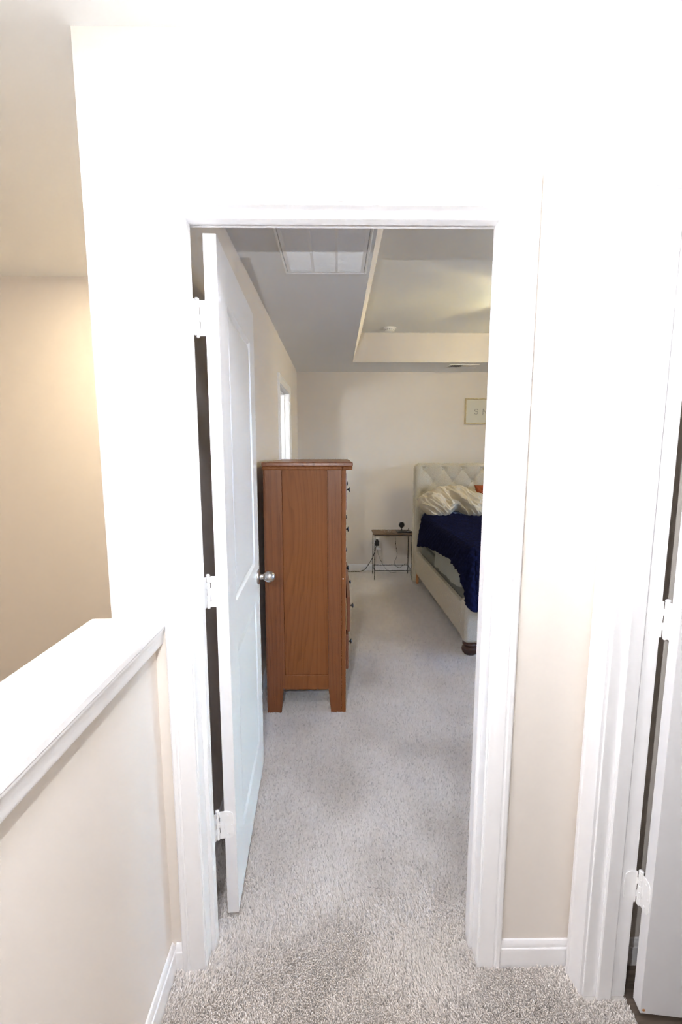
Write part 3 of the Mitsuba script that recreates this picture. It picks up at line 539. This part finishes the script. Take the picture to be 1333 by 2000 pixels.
# outlet, plugs, cords
OX = 0.507
add('wall_outlet__plate', rbox(OX-0.036, OX+0.036, XF-0.006, XF-0.0004, 0.305, 0.425, 0.002), 'plastic_white')
for z in (0.342, 0.388): add('wall_outlet__socket', rbox(OX-0.017, OX+0.017, XF-0.0075, XF-0.0055, z-0.014, z+0.014, 0.0008), 'plastic_white')
lab('wall_outlet', 'white wall outlet behind the side table', 'outlet')
add('black_plug__body', cat_(soft(OX-0.022, OX+0.026, XF-0.05, XF-0.008, 0.330, 0.395, 0.008), soft(OX-0.012, OX+0.012, XF-0.04, XF-0.015, 0.39, 0.412, 0.006)), 'black_plastic', 30)
P = [(OX-0.005, XF-0.035, 0.335), (OX-0.02, XF-0.04, 0.28), (0.455, XF-0.06, 0.19), (0.40, XF-0.08, 0.10), (0.345, XF-0.09, 0.035), (0.285, XF-0.10, 0.019), (0.20, XF-0.10, 0.019), (0.10, XF-0.12, 0.019), (-0.05, XF-0.10, 0.019)]
add('black_plug__cord', tube(P, 0.0042, 8), 'cord_black', 35)
lab('black_plug', 'black plug in the wall outlet with a cord running left along the baseboard', 'plug')
add('white_charger__body', soft(OX-0.006, OX+0.050, XF-0.046, XF-0.0076, 0.277, 0.303, 0.006), 'plastic_white', 30)
add('white_charger__cord', tube([(OX+0.006, XF-0.03, 0.279), (OX+0.016, XF-0.04, 0.23), (0.560, XF-0.06, 0.14), (0.61, XF-0.10, 0.06), (0.66, XF-0.13, 0.022), (0.74, XF-0.13, 0.018)], 0.0022, 6), 'cord_black', 35)
lab('white_charger', 'white charger below the black plug with a thin cord hanging to the floor', 'charger')
P = [(0.703, TYF+0.16, TTOP-0.016), (0.703, TYF+0.13, 0.45), (0.712, TYF+0.12, 0.36), (0.720, TYF+0.10, 0.27), (0.695, TYF+0.09, 0.215), (0.688, TYF+0.09, 0.18), (0.715, TYF+0.08, 0.145), (0.76, TYF+0.07, 0.143), (0.80, TYF+0.09, 0.165), (0.835, TYF+0.12, 0.168), (0.862, TYF+0.08, 0.125), (0.885, TYF+0.03, 0.03)]
add('hanging_cord', tube(P, 0.0022, 6), 'cord_black', 35); lab('hanging_cord', 'thin dark cord hanging in a loop below the side table top', 'cord')

# ------------------------------------------------------------------ picture sign
PX0, PX1, PZ0, PZ1 = 1.558, 2.35, 1.824, 2.130
add('framed_sign__frame', cat_(rbox(PX0, PX1, XF-0.028, XF-0.001, PZ1-0.013, PZ1, 0.002), rbox(PX0, PX1, XF-0.028, XF-0.001, PZ0, PZ0+0.013, 0.002), rbox(PX0, PX0+0.013, XF-0.028, XF-0.001, PZ0+0.013, PZ1-0.013, 0.002), rbox(PX1-0.013, PX1, XF-0.028, XF-0.001, PZ0+0.013, PZ1-0.013, 0.002)), 'frame_wood')
add('framed_sign__board', box(PX0+0.012, PX1-0.012, XF-0.012, XF-0.002, PZ0+0.012, PZ1-0.012), 'sign_board')
tx = []
for ch, x in (('S', 1.667), ('N', 1.766)):
    t = meshkit.text_mesh(ch, 0.066, 0.0015); t.apply_transform(trimesh.transformations.rotation_matrix(PI/2, [1, 0, 0])); t.apply_translation((x, XF-0.012, 1.942)); tx.append(t)
add('framed_sign__lettering', cat_(*tx), 'sign_ink'); lab('framed_sign__lettering', 'grey letters')
lab('framed_sign', 'light wood framed sign with spaced grey capitals above the bed', 'sign')

# ------------------------------------------------------------------ bed
BROT, BPIV = 1.1, (0.885, 3.9, 0)
def bed(m): return rotz(m, BROT, BPIV)
BX0, BX1 = 0.900, 2.86
HB0, HB1, HYF, HYB = 0.878, 2.882, 3.885, 4.008
# headboard
nx, nz = 420, 250
u, w = np.meshgrid(np.linspace(0, 1, nx), np.linspace(0, 1, nz), indexing='ij')
# denser sampling near the rims
X = HB0+(HB1-HB0)*u; Z = 0.02+(1.366-0.02)*w
aX, bZ, bx0, bz0 = 0.217, 0.135, 0.976, 1.302
uu = (X-bx0)/aX+(Z-bz0)/bZ/2; vv = (X-bx0)/aX-(Z-bz0)/bZ/2
crease = (np.abs(np.sin(PI*uu))*np.abs(np.sin(PI*vv)))**0.6
du, dv = (uu-np.round(uu)), (vv-np.round(vv)); ddx, ddz = (du+dv)/2*aX, (du-dv)*bZ
puff = (1-0.80*np.exp(-(ddx**2+ddz**2)/0.030**2))*(0.62+0.38*crease)
topp = 0.80+0.20*np.abs(np.sin(PI*(X-bx0)/aX))**0.5
puff0 = puff.copy()
tt = np.clip((Z-bz0-0.02)/0.04, 0, 1); puff = np.where(Z > bz0, puff*(1-tt)+topp*tt, puff)
low = np.clip((Z-0.50)/0.10, 0, 1); puff = puff*low+0.9*(1-low)
inside = np.clip((X-HB0-0.03)/0.05, 0, 1)*np.clip((HB1-X-0.03)/0.05, 0, 1); puff = puff*inside+0.85*(1-inside)
dist = np.minimum(np.minimum(X-HB0, HB1-X), 1.366-Z); R = 0.045
rnd = R-np.sqrt(np.maximum(R*R-np.clip(R-dist, 0, R)**2, 0))
Yf = HYF+0.046*(1-puff)+rnd
Zs = Z+0.030*(topp-0.95)*np.clip((Z-1.30)/0.05, 0, 1)*np.clip((X-HB0-0.05)/0.05, 0, 1); RC = 0.06
for sgn, x0 in ((1, HB0), (-1, HB1)):
    dx_, dz_ = RC-sgn*(X-x0), RC-(1.366-Z); both = (dx_ > 0) & (dz_ > 0); k_ = np.where(both, np.maximum(dx_, dz_)/np.maximum(np.hypot(dx_, dz_), 1e-9), 1.0)
    X = np.where(both, x0+sgn*(RC-dx_*k_), X); Zs = np.where(both, Zs-(dz_-dz_*k_), Zs)
front = np.stack([X, Yf, Zs], -1).reshape(-1, 3); back = np.stack([X, np.full_like(X, HYB), Zs], -1).reshape(-1, 3)
F0 = grid(nx, nz); n0 = nx*nz; ids = np.arange(n0).reshape(nx, nz)
rim = np.r_[ids[:, 0], ids[-1, 1:], ids[-2::-1, -1], ids[0, -2:0:-1]]; rj = np.roll(rim, -1)
Fs = np.vstack([np.c_[rim, rj, rj+n0], np.c_[rim, rj+n0, rim+n0]])
# thin the hidden back: reuse the grid
hb = trimesh.Trimesh(np.vstack([front, back]), np.vstack([F0, F0[:, ::-1]+n0, Fs]), process=False)
add('bed__headboard', bed(fix(hb)), 'linen', 40)
bt = lathe([(0, 0), (0.009, 0), (0.0105, 0.002), (0.008, 0.0055), (0, 0.0068)], (0, 0, 0), '-y', 12)
for r_ in range(5):
    z = bz0-r_*bZ
    for k in range(10):
        x = bx0+(k+(0.5 if r_ % 2 else 0))*aX
        if x > HB1-0.05: continue
        b = bt.copy(); b.apply_translation((x, HYF+0.0405, z)); add('bed__headboard__button', bed(b), 'linen', 40)
# rails and footboard
add('bed__side_rail', bed(soft(BX0, BX0+0.045, 2.13, HYF+0.010, 0.125, 0.378, 0.014)), 'linen', 30)
add('bed__side_rail', bed(soft(BX1-0.045, BX1, 2.13, HYF+0.010, 0.125, 0.378, 0.014)), 'linen', 30)
add('bed__footboard', bed(soft(BX0-0.003, BX1+0.003, 2.005, 2.135, 0.105, 0.425, 0.03)), 'linen', 30)
BUN = [(0, 0.003), (0.034, 0.003), (0.042, 0.009), (0.055, 0.026), (0.060, 0.042), (0.057, 0.056), (0.046, 0.068), (0.040, 0.071), (0.040, 0.075), (0.050, 0.079), (0.056, 0.087), (0.054, 0.096), (0.044, 0.106), (0, 0.106)]
for x in (BX0+0.058, BX1-0.058): add('bed__bun_foot', bed(lathe(BUN, (x, 2.062, 0))), 'dark_wood', 30)
for x in (BX0+0.022, BX1-0.022): add('bed__rear_foot', bed(rbox(x-0.014, x+0.014, 3.862, 3.884, 0.003, 0.128, 0.004)), 'orange_wood')
lab('bed__bun_foot', 'dark turned bun foot'); lab('bed__rear_foot', 'small light wood foot')
lab('bed', 'beige linen upholstered bed with a button-tufted headboard', 'bed')
# mattress
add('mattress__box_base', bed(soft(BX0+0.052, BX1-0.052, 2.142, HYF-0.045, 0.20, 0.47, 0.03)), 'mattress_grey', 30)
add('mattress__pad', bed(soft(BX0+0.046, BX1-0.046, 2.137, HYF-0.04, 0.471, 0.775, 0.06)), 'mattress_grey', 30)
lab('mattress', 'mattress in a dark grey-green cover inside the beige bed frame', 'mattress')
# blanket
def interp(x, pts): p = sorted(pts); return np.interp(x, [a for a, _ in p], [b for _, b in p])
def drape(xL, yF, xR, yH, zt, R, leftlen, footlen, flare, step, pattern, seed, wr):
    """cloth over a box corner: plateau, left side, corner fan, foot side; returns mesh"""
    V, U, F = [], [], []
    def patch(P, Q):
        nu, nv = P.shape[:2]; o = sum(len(a) for a in V); V.append(P.reshape(-1, 3)); U.append(Q.reshape(-1, 2)); F.append(grid(nu, nv)+o)
    def prof(d):
        q = np.minimum(d, R*PI/2)/R; ex = np.maximum(d-R*PI/2, 0)
        return R*np.sin(q)+flare*ex, -(R*(1-np.cos(q))+ex*math.sqrt(max(1-flare**2, 0.2)))
    zf = lambda x, y: zt(y)
    nxp, nyp = int((xR-xL)/step)+1, int((yH-yF)/step)+1
    x, y = np.meshgrid(np.linspace(xL, xR, nxp), np.linspace(yF, yH, nyp), indexing='ij')
    patch(np.stack([x, y, zf(x, y)], -1), np.stack([x, y], -1))
    ys = np.linspace(yF, yH, nyp); nd = max(int(0.45/step), 6); tt = np.linspace(0, 1, nd)
    D = np.array([leftlen(v) for v in ys])[:, None]*tt[None]; r, dz = prof(D)
    wob = meshkit.noise(np.stack([np.zeros_like(D), ys[:, None]*9+0*D, D*2], -1), seed)-0.5
    yy_ = ys[:, None]+0*D
    patch(np.stack([xL-r-wob*0.05*D/0.3, yy_, zf(0, yy_)+dz], -1), np.stack([xL-D, yy_], -1))
    ths = np.linspace(0, PI/2, 60)[:, None]; bl = 0.5-0.5*np.cos(2*ths)
    Dm = leftlen(yF)*(1-bl)+footlen(xL)*bl; D = Dm*tt[None]; r, dz = prof(D)
    rr = r*(1+0.9*D*np.sin(ths*6)*np.sin(2*ths))+0.10*np.sin(2*ths)*D
    patch(np.stack([xL-rr*np.cos(ths), yF-rr*np.sin(ths), zf(0, yF)+dz+0*ths], -1), np.stack([xL-D*np.cos(ths), yF-D*np.sin(ths)], -1))
    xs = np.linspace(xL, xR, nxp)
    D = np.array([footlen(v) for v in xs])[:, None]*tt[None]; r, dz = prof(D)
    wob = meshkit.noise(np.stack([xs[:, None]*9+0*D, np.zeros_like(D), D*2], -1), seed+1)-0.5
    patch(np.stack([xs[:, None]+0*D, yF-r-wob*0.07*D/0.4, zf(0, yF)+dz], -1), np.stack([xs[:, None]+0*D, yF-D], -1))
    m = trimesh.Trimesh(np.vstack(V), np.vstack(F), process=False); Uv = np.vstack(U)
    key = np.round(m.vertices, 5); _, first, inv = np.unique(key, axis=0, return_index=True, return_inverse=True)
    m = trimesh.Trimesh(m.vertices[first], inv.reshape(-1)[m.faces], process=False); Uv = Uv[first]
    a = m.area_faces > 1e-10; m.update_faces(a)
    n = np.zeros_like(m.vertices); fn = np.cross(m.triangles[:, 1]-m.triangles[:, 0], m.triangles[:, 2]-m.triangles[:, 0])
    for k in range(3): np.add.at(n, m.faces[:, k], fn)
    n /= np.linalg.norm(n, axis=1, keepdims=True)+1e-12
    # make the normals point outwards (up / left / to the foot)
    out = np.array([-0.3, -0.3, 1.0]); n = np.where(((n@out) < 0)[:, None], -n, n)
    q = np.c_[Uv, np.zeros(len(Uv))]
    disp = pattern(Uv)+wr*(meshkit.fbm(q*5.0, 3, seed)-0.5)
    top = m.vertices+n*(disp[:, None]+0.006); bot = m.vertices-n*0.001; N = len(top); f = m.faces
    fn = np.cross(top[f[:, 1]]-top[f[:, 0]], top[f[:, 2]]-top[f[:, 0]]); flip = (fn*n[f].mean(1)).sum(1) < 0; f = np.where(flip[:, None], f[:, ::-1], f)
    e = np.vstack([f[:, [0, 1]], f[:, [1, 2]], f[:, [2, 0]]]); code = np.sort(e, 1)@np.array([N, 1]); _, ix, ct = np.unique(code, return_index=True, return_counts=True)
    rim = e[ix[ct == 1]]; a_, b_ = rim[:, 0], rim[:, 1]
    return trimesh.Trimesh(np.vstack([top, bot]), np.vstack([f, f[:, ::-1]+N, np.c_[b_, a_, a_+N], np.c_[b_, a_+N, b_+N]]), process=False)
def knit(U):
    row = U[:, 1]/0.034; k = np.floor(row)
    return 0.013*np.abs(np.sin(PI*row))**0.7*(0.62+0.38*np.sin(2*PI*(U[:, 0]/0.062+0.5*(k % 2))))
hemL = [(3.75, 0.385), (3.60, 0.365), (3.3, 0.29), (3.0, 0.232), (2.7, 0.217), (2.42, 0.185), (2.2, 0.215), (2.03, 0.23)]
bl = drape(0.958, 2.075, 2.84, 3.62, lambda y: 0.802+0.03*np.clip((y-3.0)/0.6, 0, 1), 0.045, lambda y: float(interp(y, hemL))+0.006*math.sin(y*60), lambda x: 0.475+0.008*math.sin(x*50), 0.16, 0.0078, knit, 21, 0.020)
add('navy_blanket', bed(bl), 'navy_knit', True); lab('navy_blanket', 'navy blue knitted blanket draped over the bed and its foot', 'blanket')
# sage sheet hanging below the blanket
def panel(pts_top, pts_bot, x, nseg=70, nz_=24, amp=0.010, seed=5):
    ys = np.linspace(pts_top[0][0], pts_top[-1][0], nseg); zt = interp(ys, pts_top); zb = interp(ys, pts_bot)
    tt = np.linspace(0, 1, nz_)[None]; Zp = zt[:, None]*(1-tt)+zb[:, None]*tt; Yp = ys[:, None]+0*Zp
    Xp = x-0.012*tt+amp*(meshkit.noise(np.stack([Yp*14, Zp*3, 0*Yp], -1), seed)-0.5)*2*(0.3+tt)
    P = np.stack([Xp, Yp, Zp], -1).reshape(-1, 3); n = len(P); f = grid(nseg, nz_)
    ids = np.arange(n).reshape(nseg, nz_); rim = np.r_[ids[:, 0], ids[-1, 1:], ids[-2::-1, -1], ids[0, -2:0:-1]]; rj = np.roll(rim, -1)
    Q = P+np.array([0.003, 0, 0])
    return fix(trimesh.Trimesh(np.vstack([P, Q]), np.vstack([f, f[:, ::-1]+n, np.c_[rim, rj, rj+n], np.c_[rim, rj+n, rim+n]]), process=False))
add('sage_bedspread', bed(panel([(2.06, 0.66), (3.03, 0.66)], [(2.06, 0.60), (2.15, 0.49), (2.20, 0.470), (2.5, 0.428), (2.52, 0.440), (3.03, 0.430)], 0.926)), 'sage_cotton', True); lab('sage_bedspread', 'sage grey bedspread hanging out below the navy blanket', 'bedspread')
# rumpled slate duvet between blanket and pillows
nu, nv = 170, 60
s, t = np.meshgrid(np.linspace(0, 1, nu), np.linspace(0, 1, nv), indexing='ij')
X = 0.945+s*1.78; Y = 3.50+t*0.33
rg = 1-np.abs(2*meshkit.fbm(np.stack([X*7, Y*6, 0*X], -1), 3, 13)-1)
Z = 0.800+0.055*np.sin(PI*np.clip(t*1.05, 0, 1))+0.075*(rg-0.6)*np.clip(t*4, 0, 1)
edge = np.clip((X-0.945)/0.06, 0, 1); Z = 0.783+(Z-0.783)*np.sqrt(edge*(2-edge)); Z = np.maximum(Z, 0.7835)
P = np.stack([X, Y, Z], -1).reshape(-1, 3); Q = P.copy(); Q[:, 2] = 0.777; n = len(P); f = grid(nu, nv)
ids = np.arange(n).reshape(nu, nv); rim = np.r_[ids[:, 0], ids[-1, 1:], ids[-2::-1, -1], ids[0, -2:0:-1]]; rj = np.roll(rim, -1)
add('slate_duvet', bed(fix(trimesh.Trimesh(np.vstack([P, Q]), np.vstack([f, f[:, ::-1]+n, np.c_[rim, rj, rj+n], np.c_[rim, rj+n, rim+n]]), process=False))), 'slate_cotton', True)
lab('slate_duvet', 'rumpled slate blue duvet edge between the pillow and the navy blanket', 'duvet')
add('blue_sheet_corner', bed(panel([(3.50, 0.795), (3.70, 0.80)], [(3.50, 0.68), (3.70, 0.66)], 0.922, 20, 10, 0.008, 8)), 'sky_cotton', True); lab('blue_sheet_corner', 'light blue sheet corner hanging at the head of the bed', 'sheet')
# pillows
def pillow(w, h, d, seed, wr=0.016, n=110, folds=0.0):
    a = np.linspace(-1, 1, n); u, v = np.meshgrid(a, a, indexing='ij')
    e = np.clip((1-np.abs(u)**3.2), 0, 1)*np.clip((1-np.abs(v)**3.2), 0, 1)
    th = d/2*e**0.42
    pin = 1-0.10*(1-np.abs(u)**2)*np.abs(v)**4; pin2 = 1-0.06*(1-np.abs(v)**2)*np.abs(u)**4
    x = u*w/2*pin2; y = v*h/2*pin
    ang = np.arctan2(v, u); rad = np.sqrt(u*u+v*v)
    rgd = 1-np.abs(2*meshkit.fbm(np.stack([u*2.2+0.8*v, v*1.3-0.3*u, 0*u], -1)*np.array([3.0, 1.2, 1]), 3, seed)-1)
    fold = (rgd-0.7)*wr*np.clip(e*3, 0, 1)
    top = np.stack([x, y, th+fold], -1).reshape(-1, 3); bot = np.stack([x, y, -th*0.75], -1).reshape(-1, 3)
    f = grid(n, n); N = n*n; ids = np.arange(N).reshape(n, n)
    m = trimesh.Trimesh(np.vstack([top, bot]), np.vstack([f, f[:, ::-1]+N]), process=False); m.merge_vertices(digits_vertex=6)
    return fix(m)
p1 = pillow(0.80, 0.355, 0.18, 31, 0.085)
# pinch a deep diagonal fold and scallop the lower edge
P = p1.vertices; cr = (P[:, 0]-0.03)*0.75+(P[:, 1]+0.02)*0.66; up_ = P[:, 2] > 0
P[:, 2] -= np.where(up_, 0.055*np.exp(-(cr/0.018)**2)*np.clip(1-np.abs(P[:, 1]+0.03)/0.24, 0, 1), 0)
P[:, 2] += np.where(up_, 0.030*np.exp(-((cr-0.05)/0.03)**2)*np.clip(1-np.abs(P[:, 1]+0.03)/0.26, 0, 1), 0)
P[:, 1] += 0.15*np.exp(-((P[:, 0]-0.02)/0.085)**2)*np.clip(-P[:, 1]/0.25, 0, 1)
P[:, 1] += 0.06*np.clip(1-(np.abs(P[:, 0])/0.39)**1.6, 0, 1)*np.clip(P[:, 1]/0.2, 0, 1)-0.13*np.clip((np.abs(P[:, 0]+0.03)-0.12)/0.25, 0, 1)*np.clip(P[:, 1]/0.2, 0, 1)
P[:, 0] += 0.17*np.clip(-P[:, 1]/0.2, 0, 1)**1.3*np.clip(-P[:, 0]/0.39, 0, 1)
p1.vertices = P
p1 = rotz(rotx(p1, 52, (0, 0, 0)), -2, (0, 0, 0)); p1.apply_translation((1.255, 3.645, 0.943))
add('cream_pillow', p1, 'cream_cotton', True); lab('cream_pillow', 'crumpled cream pillow leaning on the tufted headboard', 'pillow')
p2 = pillow(0.66, 0.46, 0.17, 44, 0.04); rotz(rotx(p2, 62, (0, 0, 0)), 3, (0, 0, 0)); p2.apply_translation((1.85, 3.73, 0.93)); add('rust_pillow', p2, 'rust_cotton', True); lab('rust_pillow', 'rust orange pillow right of the cream pillow', 'pillow')
